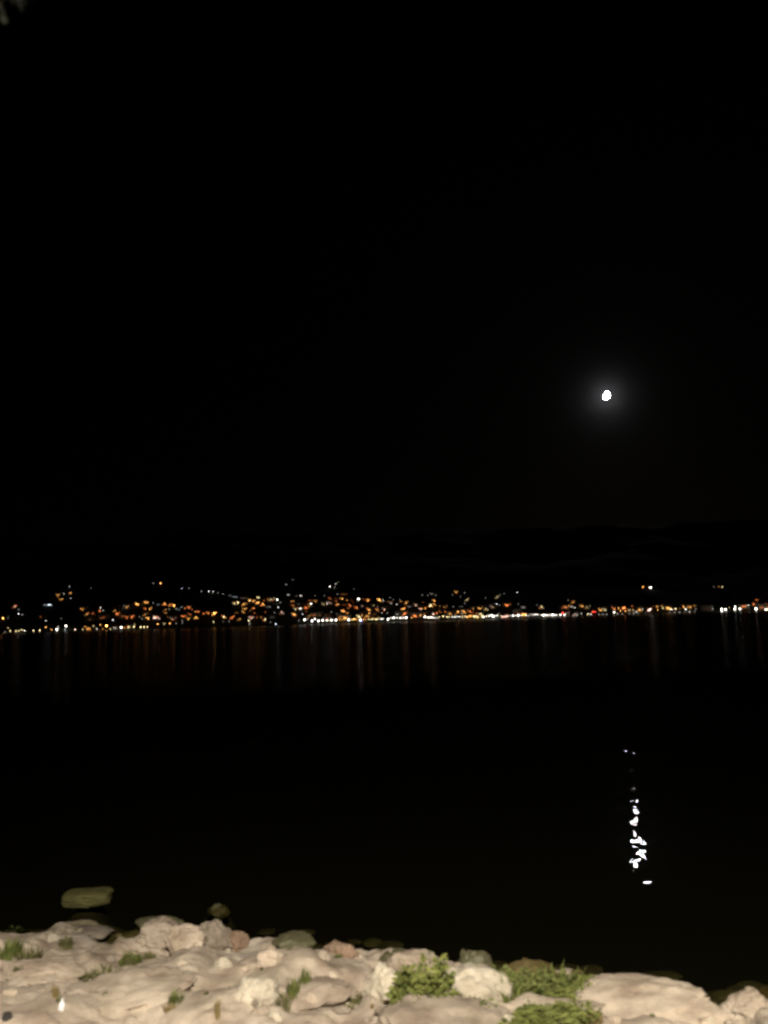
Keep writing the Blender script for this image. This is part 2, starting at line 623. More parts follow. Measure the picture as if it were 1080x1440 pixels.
BOULDERS = [
    (165, 1412, 160, 56, M_stone, 'broad low beige boulder on the bank beside the white bottle', .5),
    (632, 1452, 190, 76, M_stone, 'big smooth pinkish beige boulder in front of the leafy green plant', .45),
    (892, 1424, 180, 78, M_stone, 'largest beige boulder, left of the dark cleft in the bank', .55),
    (545, 1392, 56, 56, M_pale, 'upright pale boulder just left of the tall leafy green plant', .35),
    (655, 1388, 96, 52, M_pale, 'whitish domed boulder half covered by green plants', .2),
    (668, 1358, 48, 38, M_moss, 'dark mossy boulder at the water edge behind the whitish domed boulder', .2),
    (222, 1308, 52, 30, M_stone, 'olive tinged boulder on the edge of the bank above the dark green tuft', .25),
    (262, 1318, 50, 32, M_stone, 'rounded beige boulder at the water edge beside the olive tinged one', .25),
    (300, 1316, 52, 32, M_grey, 'grey brown boulder at the water edge between beige ones', .2),
    (328, 1322, 34, 26, M_red, 'small pinkish red boulder touching the grey brown boulder', .2),
    (412, 1322, 46, 15, M_moss, 'long dark olive boulder lying on the edge of the bank', .3),
    (360, 1398, 58, 40, M_pale, 'pale cream boulder on the middle of the bank left of the forked grass tuft', .42),
    (378, 1349, 34, 26, M_stone, 'round light boulder uphill of the long dark olive boulder', .3),
    (580, 1352, 54, 32, M_stone, 'beige boulder at the water edge behind the tall leafy green plant', .25),
    (742, 1369, 74, 26, M_stone, 'beige boulder at the water edge behind the creeping green plants', .25),
    (795, 1377, 56, 22, M_stone, 'low flat boulder at the water edge right of the creeping plants', .25),
    (858, 1386, 44, 22, M_stone, 'small tan boulder beside the largest beige boulder', .25),
    (1058, 1418, 60, 32, M_stone, 'beige boulder at the right edge of the photo beyond the dark cleft', .25),
    (126, 1309, 60, 14, M_grey, 'flat brownish boulder on the edge of the bank nearest the sunken block', .3),
    (440, 1398, 84, 28, M_stone, 'wide sand coloured boulder below the forked grass tuft', .5),
    (60, 1372, 95, 34, M_stone, 'broad reddish sand coloured boulder below the grass patch on the left', .6),
    (770, 1418, 120, 30, M_stone, 'long ledge of tan stone below the creeping green plants', .35),
]
for (px, py, w, h, m, lab, dp) in BOULDERS:
    stone(px, py, w, h, m, lab, deep=dp)

STONES = [
    (865, 1409, 46, 13, M_pale, 'flat whitish stone lying on the tan ledge'),
    (205, 1315, 22, 6, M_pale, 'thin white stone chip on the edge of the bank'),
    (250, 1327, 18, 20, M_pale, 'pale angular stone against the rounded beige boulder'),
    (315, 1357, 20, 15, M_pale, 'small bright stone on open sand below the grey brown boulder'),
    (265, 1378, 18, 10, M_pale, 'small white stone casting a dark shadow in the middle of the bank'),
    (195, 1351, 11, 9, M_dark, 'little dark stone beside the round dark green tuft'),
    (10, 1431, 12, 12, M_dark, 'black round stone in the bottom left corner of the photo'),
    (72, 1320, 20, 9, M_pale, 'pale stone behind the grass patch on the left'),
    (476, 1332, 34, 15, M_red, 'rusty red stone at the water edge in the middle of the bank'),
    (490, 1341, 26, 18, M_red, 'brownish red stone just inland of the rusty red one'),
    (722, 1438, 18, 14, M_pale, 'small pale stone beside the big pinkish beige boulder'),
    (1024, 1434, 20, 20, M_pale, 'pale upright stone in the mouth of the dark cleft'),
    (812, 1374, 18, 16, M_pale, 'round pale stone on the tip of the low flat boulder'),
    (910, 1404, 16, 5, M_pale, 'thin pale stone on top of the largest beige boulder'),
    (632, 1366, 10, 14, M_pale, 'small pale pointed stone behind the whitish domed boulder'),
    (373, 1414, 6, 5, M_grey, 'tiny grey stone below the pale cream boulder'),
    (480, 1420, 22, 8, M_grey, 'brownish flat stone below the dark tuft'),
]
for (px, py, w, h, m, lab) in STONES:
    stone(px, py, w, h, m, lab, 'stone', 'stone', depth=0.7)

for k in range(70):                                   # the loose stones nothing tells apart
    px = rng.uniform(5, 1075)
    e = np.interp(px, [a for a, c in EDGE], [c for a, c in EDGE])
    py = rng.uniform(e + 8, 1436)
    w = 5 + 16 * rng.random() ** 2
    stone(px, py, w, w * rng.uniform(.5, .8), rng.choice([M_stone, M_stone, M_pale, M_grey]),
          'small loose beige stone lying on the sandy bank', 'stone', 'stone', 'loose stones scattered on the bank', deep=0.3)
for k in range(44):                                   # half sunken stones in the dark water along the edge
    px = rng.uniform(0, 1080)
    e = np.interp(px, [a for a, c in EDGE], [c for a, c in EDGE])
    w = rng.uniform(14, 38)
    if px < 190 or 280 < px < 340:
        continue
    stone(px, e - rng.uniform(-2, 12), w, w * .5, rng.choice([M_moss, M_moss, M_moss]),
          'dark wet stone lying in the shallow water along the edge', 'boulder', 'boulder', 'dark wet stones along the water edge', deep=0.6)

# the squared block and the round stone lying out in the water, just awash
def block_fn(bm):
    bmesh.ops.create_icosphere(bm, subdivisions=5, radius=1)
    for v in bm.verts:
        q = (abs(v.co.x) ** 5 + abs(v.co.y) ** 5 + abs(v.co.z) ** 5) ** 0.2
        v.co = v.co / q * 0.5
        v.co += v.co.normalized() * (0.06 * noise.fractal(v.co * 3.1, 1, 2, 4) + 0.02 * noise.fractal(v.co * 12, 1, 2, 3))
    for f in bm.faces:
        f.smooth = True


d = ray(124, 1256)
t = (-0.06 - H) / d.z
blk = link('stone_block', bm_mesh('stone_block', block_fn), M_weed, loc=(d.x * t, d.y * t, -0.115),
           label='squared pale olive stone block lying alone in the dark shallow water', cat='stone block', kind='thing')
blk.scale = (54 / FPX * t, 0.32, 0.19)
blk.rotation_euler = (R(2), R(1.5), R(9))
d = ray(307, 1274)
t = -H / d.z
sb = link('boulder', rock_data(3, M_moss), None, loc=(d.x * t, d.y * t, -0.07),
          label='small round stone alone in the dark water right of the squared block', cat='boulder', kind='thing')
sb.scale = (0.14, 0.11, 0.09)

# ------------------------------------------------------------------ grass and plants on the bank
def leaf_mat(name, c1, c2):
    m, n, l, b = mat(name)
    geo = n.new('ShaderNodeNewGeometry')
    nt = noise_tex(n, l, geo.outputs['Position'], 22, 3)
    ri = n.new('ShaderNodeMath')
    ri.operation = 'MULTIPLY_ADD'
    ri.inputs[1].default_value = 0.5
    l.new(geo.outputs['Random Per Island'], ri.inputs[0])
    h = n.new('ShaderNodeMath')
    h.operation = 'MULTIPLY'
    h.inputs[1].default_value = 0.5
    l.new(nt.outputs['Fac'], h.inputs[0])
    l.new(h.outputs[0], ri.inputs[2])
    rp = ramp(n, [(0.2, c1), (0.75, c2)])
    l.new(ri.outputs[0], rp.inputs[0])
    l.new(rp.outputs[0], b.inputs['Base Color'])
    b.inputs['Roughness'].default_value = 0.8
    b.inputs['Specular IOR Level'].default_value = 0.08
    return m


M_grass = leaf_mat('green_grass', (0.07, 0.085, 0.022), (0.15, 0.17, 0.05))
M_olive = leaf_mat('olive_grass', (0.075, 0.075, 0.03), (0.16, 0.15, 0.065))
M_dry = leaf_mat('dry_grass', (0.16, 0.12, 0.05), (0.26, 0.20, 0.09))
M_leaf = leaf_mat('weed_leaves', (0.09, 0.112, 0.028), (0.20, 0.215, 0.065))
M_dleaf = leaf_mat('dark_weed_leaves', (0.075, 0.095, 0.028), (0.16, 0.178, 0.06))
M_shade = leaf_mat('shade_tinted_bush_leaves', (0.022, 0.028, 0.010), (0.045, 0.05, 0.016))  # leaf green darkened to paint in the gloom where the bush stands


def tuft_mesh(name, seed, nbl, spread, lean=0.5):
    r = random.Random(seed)
    V, F = [], []
    for i in range(nbl):
        a = r.uniform(0, 2 * math.pi)
        rr = spread * math.sqrt(r.random())
        bx, by = rr * math.cos(a), rr * math.sin(a)
        hgt = r.uniform(0.45, 1.0) * (1 - 0.35 * rr / max(spread, 1e-6))
        a2 = a + r.gauss(0, 0.8)
        ln = lean * r.uniform(0.2, 1.0) * hgt
        w = r.uniform(0.024, 0.05)
        fx, fy = -math.sin(a2 + r.uniform(-1, 1)), math.cos(a2)
        base = len(V)
        for s, ww in ((-0.12, 1), (0.4, 0.85), (0.75, 0.5)):
            x, y, z = bx + math.cos(a2) * ln * s * s, by + math.sin(a2) * ln * s * s, hgt * (s - 0.18 * s * s)
            V.append((x - fx * w * ww, y - fy * w * ww, z))
            V.append((x + fx * w * ww, y + fy * w * ww, z))
        V.append((bx + math.cos(a2) * ln, by + math.sin(a2) * ln, hgt * 0.80))
        F += [(base, base + 1, base + 3, base + 2), (base + 2, base + 3, base + 5, base + 4), (base + 4, base + 5, base + 6)]
    return mesh(name, V, F)


def weed_mesh(name, seed, nl, flat=0.8, leaf=0.11):
    """a bushy weed: thin stems and many leaf-shaped faces through a ragged dome (unit radius, unit height)"""
    r = random.Random(seed)
    V, F = [], []
    lobes = [(r.uniform(-.6, .6), r.uniform(-.5, .5), r.uniform(.35, .6), r.uniform(.55, 1.0)) for _ in range(6)]
    for i in range(nl):
        lx, ly, lr, lh = r.choice(lobes)
        a, q = r.uniform(0, 2 * math.pi), math.sqrt(r.random())
        x, y = lx + lr * q * math.cos(a), ly + lr * q * math.sin(a)
        z = lh * (1 - 0.7 * q * q) * r.uniform(0.15, 1.0)
        c = Vector((x, y, z))
        d = Vector((math.cos(a), math.sin(a), r.uniform(-0.3, 0.9))).normalized()
        s = d.cross(Vector((r.gauss(0, 1), r.gauss(0, 1), r.gauss(0, 1)))).normalized()
        L, W = leaf * r.uniform(0.7, 1.4), leaf * r.uniform(0.22, 0.4)
        up = d.cross(s) * L * 0.15
        base = len(V)
        for p in (c - d * L * .5, c + s * W + up, c + d * L * .6, c - s * W + up):
            V.append(tuple(p))
        F.append((base, base + 1, base + 2, base + 3))
    return mesh(name, V, F)


TUFTS = [tuft_mesh('grass_blades', 30 + k, 110, 0.35 + 0.08 * k, 0.5 + 0.1 * k) for k in range(4)]
WEEDS = [weed_mesh('weed_leaves', 50 + k, 850, 0.8, 0.17) for k in range(4)]
PLANT_VARIANTS = {}


def plant_data(src, m):
    key = (src.name, m.name)
    if key not in PLANT_VARIANTS:
        c = src.copy()
        c.materials.append(m)
        PLANT_VARIANTS[key] = c
    return PLANT_VARIANTS[key]


def plant(px, py, w, h, m, label, kind='tuft', k=0, name=None, cat=None, group=None, fwd=0.0):
    p, t = on_bank(px, py + h * 0.42)
    W, HH = w / FPX * t, h / FPX * t
    p = p - Vector((p.x, p.y, 0)).normalized() * fwd
    src = TUFTS[k % 4] if kind == 'tuft' else WEEDS[k % 4]
    o = link(name or ('grass_tuft' if kind == 'tuft' else 'leafy_plant'), plant_data(src, m), None,
             loc=(p.x, p.y + 0.04, bank_h(p.x, p.y + 0.04) - 0.01), label=label,
             cat=cat or ('grass tuft' if kind == 'tuft' else 'plant'), group=group, kind='thing')
    f = 0.8 if kind == 'tuft' else 0.62
    o.scale = (W * f, W * f * 0.8, HH * 1.3) if kind == 'tuft' else (W * f * 1.12, W * f * 0.9, HH * 0.72)
    o.rotation_euler = (0, 0, rng.uniform(0, 6.28) if kind == 'tuft' else rng.uniform(-.4, .4))
    return o


plant(12, 1338, 34, 28, M_grass, 'bright green grass tuft at the left edge of the photo', 'tuft', 1)
plant(38, 1338, 36, 22, M_olive, 'spreading olive grass tuft right beside the bright green one on the left', 'tuft', 2, fwd=.15)
plant(90, 1327, 30, 18, M_olive, 'thin olive grass tuft behind the grass patch on the left', 'tuft', 0)
plant(180, 1346, 20, 24, M_grass, 'compact round dark green tuft alone on the upper left bank', 'weed', 1, 'leafy_plant')
plant(140, 1374, 40, 16, M_olive, 'low dull tuft in the hollow above the broad low boulder', 'tuft', 3)
plant(165, 1380, 30, 12, M_olive, 'flattened dull tuft resting against the top of the broad low boulder', 'tuft', 2)
plant(75, 1397, 12, 20, M_dry, 'small yellowish tuft just behind the white bottle', 'tuft', 0)
plant(428, 1372, 30, 38, M_grass, 'tall upright prong of the forked grass tuft mid bank', 'tuft', 0, fwd=.15)
plant(412, 1380, 22, 30, M_grass, 'slim grass tuft between the two prongs of the forked tuft', 'tuft', 1, fwd=.15)
plant(395, 1396, 26, 20, M_olive, 'low left prong of the forked grass tuft mid bank', 'tuft', 3, fwd=.15)
plant(246, 1399, 24, 15, M_grass, 'small leaning green tuft right of the broad low boulder', 'tuft', 2, fwd=.15)
plant(304, 1428, 14, 26, M_dry, 'brown dry tuft at the bottom edge between boulders', 'tuft', 0)
plant(500, 1402, 24, 22, M_olive, 'dark scrubby tuft left of the upright pale boulder', 'weed', 2)
plant(588, 1386, 70, 86, M_leaf, 'tall leafy green plant between the upright pale and the whitish domed boulders', 'weed', 0)
plant(628, 1402, 50, 32, M_dleaf, 'dark leafy plant at the foot of the whitish domed boulder', 'weed', 1, fwd=.15)
plant(664, 1394, 46, 34, M_dleaf, 'dark leafy plant climbing the front of the whitish domed boulder', 'weed', 3, fwd=.3)
plant(692, 1372, 56, 44, M_dleaf, 'dark bushy plant between the domed and the mossy boulders', 'weed', 2)
plant(735, 1388, 72, 36, M_dleaf, 'creeping green plant in front of the beige edge boulder', 'weed', 0)
plant(778, 1390, 60, 34, M_dleaf, 'creeping green plant in the middle of the green band on the right', 'weed', 1)
plant(808, 1386, 46, 42, M_leaf, 'taller yellow green plant at the right of the green band', 'weed', 3)
plant(838, 1392, 36, 24, M_dleaf, 'low dark plant at the right end of the green band', 'weed', 2)
plant(572, 1378, 40, 50, M_grass, 'upright grass tuft in the left side of the tall leafy green plant', 'tuft', 0, fwd=.12)
plant(606, 1384, 44, 46, M_grass, 'loose grass tuft in the right side of the tall leafy green plant', 'tuft', 1, fwd=.12)
plant(722, 1386, 70, 34, M_grass, 'loose grass tuft at the left of the green band', 'tuft', 2, fwd=.12)
plant(784, 1386, 76, 34, M_grass, 'wide wispy grass tuft in the middle of the green band', 'tuft', 3, fwd=.12)
plant(846, 1394, 50, 22, M_olive, 'thin olive grass tuft past the right end of the green band', 'tuft', 2, fwd=.12)
plant(712, 1390, 60, 30, M_dleaf, 'low green plant spreading right of the whitish domed boulder', 'weed', 1)
plant(757, 1398, 70, 24, M_leaf, 'flat yellow green plant along the front of the green band on the right', 'weed', 3)
plant(820, 1400, 60, 22, M_dleaf, 'flat green plant trailing from the right end of the green band', 'weed', 0)
plant(610, 1402, 46, 26, M_leaf, 'low bright green plant in front of the tall leafy one', 'weed', 2, fwd=.1)
plant(765, 1434, 80, 24, M_leaf, 'wide grassy plant filling the bottom edge between the other two', 'weed', 1)
plant(745, 1427, 50, 26, M_dleaf, 'dark plant at the bottom edge below the tan ledge', 'weed', 3)
plant(795, 1428, 60, 36, M_leaf, 'bright yellow green plant at the bottom edge below the tan ledge', 'weed', 0)
plant(836, 1436, 34, 14, M_dry, 'yellowish low tuft at the bottom edge right of the bright plant', 'tuft', 1)
plant(1078, 1399, 16, 14, M_dry, 'yellow tuft on the boulder at the right edge', 'tuft', 0)
plant(8, 1298, 44, 22, M_shade, 'bush with painted shade at the water edge on the far left', 'weed', 2)
for k in range(26):
    px = rng.uniform(10, 1070)
    e = np.interp(px, [a for a, c in EDGE], [c for a, c in EDGE])
    py = rng.uniform(e + 12, 1432)
    plant(px, py, rng.uniform(8, 20), rng.uniform(6, 11), rng.choice([M_olive, M_dry, M_grass, M_olive]),
          'tiny thin wisp of grass between stones on the bank', 'tuft', k, group='thin wisps of grass on the bank')

# ------------------------------------------------------------------ the white bottle
p, t = on_bank(86, 1420)
bt = link('bottle', None, loc=p - Vector((0, 0, 0.01)), label='small white plastic bottle standing upright on the bank at lower left', cat='bottle', kind='thing')
M_white = plain('white_plastic', (0.82, 0.83, 0.84), 0.35, 0, 0.05)


def bottle_fn(bm):
    prof = [(0.0, 0.030), (0.008, 0.034), (0.070, 0.034), (0.082, 0.031), (0.102, 0.017), (0.110, 0.0135), (0.118, 0.0135)]
    tube(bm, [(0, 0, z) for z, r in prof], [r for z, r in prof], 16)


link('bottle_body', bm_mesh('bottle_body', bottle_fn), M_white, bt, smooth=True)
link('cap', bm_mesh('bottle_cap', lambda bm: tube(bm, [(0, 0, .1182), (0, 0, .132)], [.016, .016], 16)), M_white, bt)
bt.rotation_euler = (0.05, 0.1, 0)
bt.scale = (.68, .68, .68)

# ------------------------------------------------------------------ the willow at the upper left
M_bark = plain('willow_bark', (0.09, 0.075, 0.055), 0.9, 0, 0.4, 8)
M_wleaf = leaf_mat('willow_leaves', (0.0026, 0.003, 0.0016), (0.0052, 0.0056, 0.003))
wb = Vector((-4.1, 1.6, bank_h(-4.1, 1.6) - 0.05))
willow = link('willow_tree', None, loc=wb, label='willow tree with thin hanging leaves in the top left corner', cat='tree', kind='thing')
tips = []


def trunk_fn(bm):
    tube(bm, [(0, 0, 0), (.05, 0, .8), (-.05, .1, 2.2), (.1, .1, 3.4)], [.24, .19, .16, .12], 12)
    r = random.Random(5)
    for k in range(9):
        a = k * 2 * math.pi / 9 + r.uniform(-.2, .2)
        reach = r.uniform(1.1, 1.8)
        z0 = r.uniform(2.3, 3.3)
        pts = [Vector((.03, .1, z0)), Vector((reach * .4 * math.cos(a), reach * .4 * math.sin(a), z0 + .9)),
               Vector((reach * .8 * math.cos(a), reach * .8 * math.sin(a), z0 + 1.25)),
               Vector((reach * math.cos(a), reach * math.sin(a), z0 + 1.2))]
        tube(bm, pts, [.07, .045, .025, .012], 7)
        tips.extend(pts[1:])
    # the bough that leans over the bank into the corner of the view
    c = Vector((0, 0, H)) + ray(-14, -30) * 3.9 - wb
    pts = [Vector((.1, .1, 3.3)), (Vector((.1, .1, 3.3)) + c) / 2 + Vector((0, 0, .4)), c + Vector((0, 0, .25))]
    tube(bm, pts, [.06, .03, .01], 7)


link('trunk', bm_mesh('trunk', trunk_fn), M_bark, willow, smooth=True)
WV, WF = [], []


def willow_leaf(c, d, L, W):
    d = d.normalized()
    s = d.cross(Vector((rng.gauss(0, 1), rng.gauss(0, 1), rng.gauss(0, .4)))).normalized()
    base = len(WV)
    for q in (c, c + d * L * .35 + s * W, c + d * L, c + d * L * .35 - s * W):
        WV.append(tuple(q))
    WF.append((base, base + 1, base + 2, base + 3))


def strand(top, length, n):
    sway = Vector((rng.gauss(0, .08), rng.gauss(0, .08), 0))
    for i in range(n):
        f = i / n
        c = top + Vector((0, 0, -length * f)) + sway * f * f * length * 2
        a = rng.uniform(0, 6.28)
        willow_leaf(c, Vector((math.cos(a) * .55, math.sin(a) * .55, -1)), rng.uniform(.05, .09), rng.uniform(.006, .010))


for tp in tips:
    for k in range(9):
        strand(tp + Vector((rng.gauss(0, .3), rng.gauss(0, .3), rng.uniform(-.1, .25))), rng.uniform(.5, 1.3), 34)
# strands whose ends hang into view
for (px, py, L) in ((-8, -14, .12), (-3, -4, .06), (-6, 0, .06), (20, -24, .05), (32, -24, .06), (8, -26, .05), (-14, -6, .08)):
    c = Vector((0, 0, H)) + ray(px, py) * rng.uniform(3.7, 4.0) - wb
    for i in range(7):
        a = rng.uniform(0, 6.28)
        willow_leaf(c + Vector((rng.gauss(0, .012), rng.gauss(0, .02), -L * i / 7)),
                    Vector((math.cos(a) * .45, math.sin(a) * .45, -1)), rng.uniform(.05, .075), rng.uniform(.007, .011))
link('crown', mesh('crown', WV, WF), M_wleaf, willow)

# ------------------------------------------------------------------ the town across the lake
# lights seen on the far shore: per 135 px wide tile of the photograph, x,y in eighths of a pixel from (tile,810),
# colour, brightness 1..10 and (for lit fronts) a width
TILES = [
"32,475o8 88,585y4 117,618y6 180,620y6 212,618y6 243,605y6 278,616w6 378,615y6 447,612y7 516,573o6 580,605o5 640,602w9 655,572w4 742,562w9 730,605c4 845,602p7 932,600y5 958,570o5 995,598o6/40 1053,562y5 168,343p4 210,425w6 250,432w3 210,380c2 555,327c6/40 505,327c2/30 653,217o4 720,202w3 795,187o4 783,120w3 797,250w3 685,262o4/45 927,378o4 978,430o4 1055,408o7/50 1030,425r4/40 517,503w4 458,460r2 55,630w2 1022,138w1 90,472w1 1010,490o1 690,480w1",
"5,405r6 50,358w5 80,388w3 48,552o6 118,560o10 8,595w5 75,595o4 160,595y5 212,585w5/30 283,578w9 320,582o5 370,577y6/30 428,570y7 436,545y3 503,574y7 542,574y7 580,574y6 693,540o7 767,537y5 830,534o7 900,533w2 972,525w2 190,495w5 262,340c8 215,385o3 347,352o4 245,425r6/40 330,408w2 300,458r3 348,465r4 403,459r5 490,458w2 518,482w2 468,318o7/30 568,300o7/40 642,302c2 700,322c2/30 555,372r4 606,369o5 553,432o3 588,480o6 672,468p7/50 715,430w1 783,378o3 822,374w2 785,418o3 830,450p3 858,482p3 772,313o7 805,313r6 838,322r5 880,330o7 905,370c3 935,380c2 962,353c3 1022,352r6 1048,358r5 985,460r5 1040,480o5 1060,432r3 970,500w2 645,83w2 727,82o7 963,138c3 1045,138w2 75,470r3/60",
"18,388r8 58,412r7/30 45,465o6 88,388r3 152,412r7 185,422r5 250,425o8 242,517y6 357,457y6 453,464r5 540,482o4 418,510w2 350,515w1 640,502y7 648,537w4 668,475p5 110,170c3 190,170w6 237,176w5 292,188w2 350,198w2 425,222c1/30 480,235c3/60 477,310y5 515,302y7 550,298y6 590,298o5 582,322o5 653,280y7 695,282o5/30 752,250y6 742,298o6/30 797,320o6 795,285r3 835,263r5/50 890,265y5/30 960,265w8 995,295w2 970,352w5 860,345w3/50 595,375o7 570,402o4/30 680,373o6 703,415r3 755,390r6/40 790,420o5/30 745,462r4/40 800,468o5/60 822,485y5 833,450w2 930,412w2 1010,412p4 945,540c6 885,520w2 905,465w1/50 1060,98w3 1075,213w3 500,415o1/40 580,250p2/80",
"55,40w1 472,118w7 537,88w4 525,127w2 570,62w1 740,148w1 8,212w4 143,220w5/30 95,225w1 305,222w1 410,222w2 558,203w2 622,215o3/30 48,293o6/40 55,335r3/30 85,372y4 143,366w7/25 125,318w2/60 175,330o2 258,312w7 232,330o7/25 205,352r5/25 238,285r3 312,288o3 375,310o2 400,315y3/40 440,310w5 470,300p3 470,255r3/30 70,432o6/30 165,430w5 205,400r2 240,450o3 125,500w3 187,492w9 218,485w4 270,505w9 302,485w8 343,504w9 390,498w9 436,500w8 487,497w9 540,495w9 292,448r3 355,440o2 450,450r4/50 440,478r4 487,405w2 545,420w1 612,262o6 663,275o7 700,262r3 540,265r3/30 560,318o5/25 595,317o4 545,290r3 705,330r6/30 640,325r2/60 692,372r4 625,398o7/30 660,392o7 655,430r6/30 625,448o5 595,465o6/50 650,475o7/30 683,492w9 705,485o5 745,485o8 790,262w8/25 845,262r2 900,278o6 1027,270o7 1070,275w4 800,350p6 760,358r6/50 720,310r3 795,455y6 815,495w9 828,514b6 850,440o7/50 885,455o6/50 915,430r7/30 895,350r4 912,378o6 990,342y5 1005,382o4 930,330p2/50 1030,345p3/60 1060,375r3 1058,415w3 955,420r3 875,490o5 940,485y6 990,487y7 1030,480w5 1050,485w7 1020,465o4 965,470o4",
"5,375p5 25,350r5/40 45,485w9 110,470w9 185,472w8 250,468w9 70,245w2 105,265w1 60,300p3/50 82,312w3 143,318w5 180,265w1 208,295o5 250,298o5 215,370o7/50 245,345r5/30 290,345w2/40 332,322p5 358,325p4 310,292w2 232,428r6 320,415o6/30 345,395r5 310,470o6 350,450r6/30 150,435w2/30 38,415w2 440,305o3 430,352o5 417,377p5 467,367o5 522,333y8/30 567,280o6 563,317o5 425,412b5/40 400,445o6/40 440,440o7/50 460,460w9 515,467w8/50 580,467w7/60 555,430p6 595,440p5 510,415r2 430,215w2 492,218w2 535,200w2/40 583,215w2 640,340o3/40 690,345o3/50 675,385w2 625,400r3 665,455y7 708,460y7 710,412o6 745,430o5/30 800,460w7 808,430o4 832,400o7 850,460w6 770,415r3 780,345w2 850,345w1 905,455p5 900,405o6 875,425p4 940,402o7/30 968,402r5 960,455o8/60 1000,430p4 1040,460y8/60 1052,355o6 1005,372o3 815,180o4/30 772,215w1 905,190w2 860,230w1 935,265y4 910,305w2 880,345w1 1065,430o6/30",
"5,430y7/30 10,340o4 40,460w8 75,450w6 120,445w8/40 150,455w9 195,445w7 210,425p3 280,425o5 270,455p7/50 315,450p6 372,445w8 430,443w9 420,415r3 495,438o8/50 548,445w5 570,432w4 615,435w7 640,432w7 715,440w9 760,440w7/40 817,437w9 862,440w7 905,437w8 930,415R8/25 950,437w8 970,420p4 65,370y4 100,347o4 140,347p3 185,315w6 215,328w2 305,330r6/30 190,237y3 60,250w1 230,210w1 272,200w1 420,182w5 430,315w1 485,350w4/40 640,325w1 692,350y5 420,380w1 965,348o5 945,350r4 1048,295o4 990,270w1 1030,345w5 1065,355w5 1035,430w3 1060,435p4/30",
"10,445w4 60,425w4 72,345o5/25 120,350y3 135,428y6 165,430w6 205,400R7/40 240,350w3 280,380o7/40 245,365r4 325,380y4/25 260,432w3 303,435w3 345,433w3 375,350w2/40 430,408w8 465,425w4 480,360o5 500,390o6 430,365r5/30 540,360r7/30 555,395o6 520,430w3 610,350y4 600,385y4/30 645,385y4 675,405w5 645,425w3 600,420w2 698,350o5 715,380o6/25 748,372w4 700,430w2 825,380p7/35 860,325w5 895,350r6/50 930,350o6/50 920,382o6 978,360y6 1040,360o7/40 1070,375w7 1053,408w2 785,425w1 755,122o6 838,130w7/25",
"5,380p5 40,370y7 85,365o2 150,350o7/40 195,350o5/40 155,375w7 250,340o3/40 265,372w2 30,408w3 85,406w3 140,406w1 197,404w5 255,405w2 560,372w9 560,392w8 603,376w9 458,370w3 400,370r1/60 645,355y3 712,342w7 708,372w9 764,370w9 810,342r5/50 858,330w6 940,318r6/50 970,280r4 1022,275r7 1058,303o4 945,368w10 1010,355r4/40 1055,378w8 1075,350o4 1078,385y7 1040,320r3/60 565,122y4 525,120o2 470,122w1",
]
COLS = {'w': (1.0, 0.93, 0.82), 'c': (0.80, 0.93, 1.0), 'y': (1.0, 0.80, 0.38), 'o': (1.0, 0.44, 0.10),
        'r': (1.0, 0.25, 0.06), 'p': (1.0, 0.62, 0.48), 'R': (1.0, 0.06, 0.03), 'b': (0.20, 0.22, 1.0)}
CNAME = {'w': 'white', 'c': 'cool white', 'y': 'yellowish', 'o': 'warm orange', 'r': 'reddish orange', 'p': 'pinkish', 'R': 'red', 'b': 'blue'}
FLUX = {1: 0.14, 2: 0.27, 3: 0.48, 4: 0.85, 5: 1.45, 6: 2.4, 7: 3.9, 8: 6.2, 9: 9.5, 10: 18.0}
EMIT = {}


def glow(c, strength, lamp):
    q = round(math.log(strength, 1.35))
    key = (c, q, lamp)
    if key not in EMIT:
        EMIT[key] = emit(('lamp_glass_' if lamp else 'lit_window_') + CNAME[c].replace(' ', '_'), COLS[c], 1.35 ** q, lamp)
    return EMIT[key]


M_wall = [plain('house_plaster', (0.42, 0.39, 0.33), .9, 0, .15, .3), plain('house_render', (0.34, 0.29, 0.23), .9, 0, .15, .3)]
M_roof = plain('roof_tiles', (0.22, 0.10, 0.06), .85, 0, .3, 1.0)
PX_M = 768 / 1080 * FPX       # render pixels per radian


def far_point(px, py, lift):
    """where the line through this light meets the town's ground, the lamp or window being lift metres above it"""
    d = ray(px, py)
    o = Vector((0, 0, H))
    t = (SHORE_Y + 7) / d.y
    p = o + d * t
    if p.z <= hill_h(p.x, p.y) + lift:
        return p, t, True
    while t < 2400:
        p = o + d * t
        if p.z <= hill_h(p.x, p.y) + lift:
            return p, t, False
        t += 1.0
    return p, t, False


globe = bm_mesh('globe', lambda bm: bmesh.ops.create_icosphere(bm, subdivisions=2, radius=1))
GLOBES = {}
POLES = {}


def area_name(px):
    return ('at far left' if px < 100 else 'below the left hill' if px < 260 else 'left of centre' if px < 405
            else 'at the centre' if px < 540 else 'right of centre' if px < 680 else 'in the right row' if px < 810
            else 'below the right hill' if px < 960 else 'at far right')


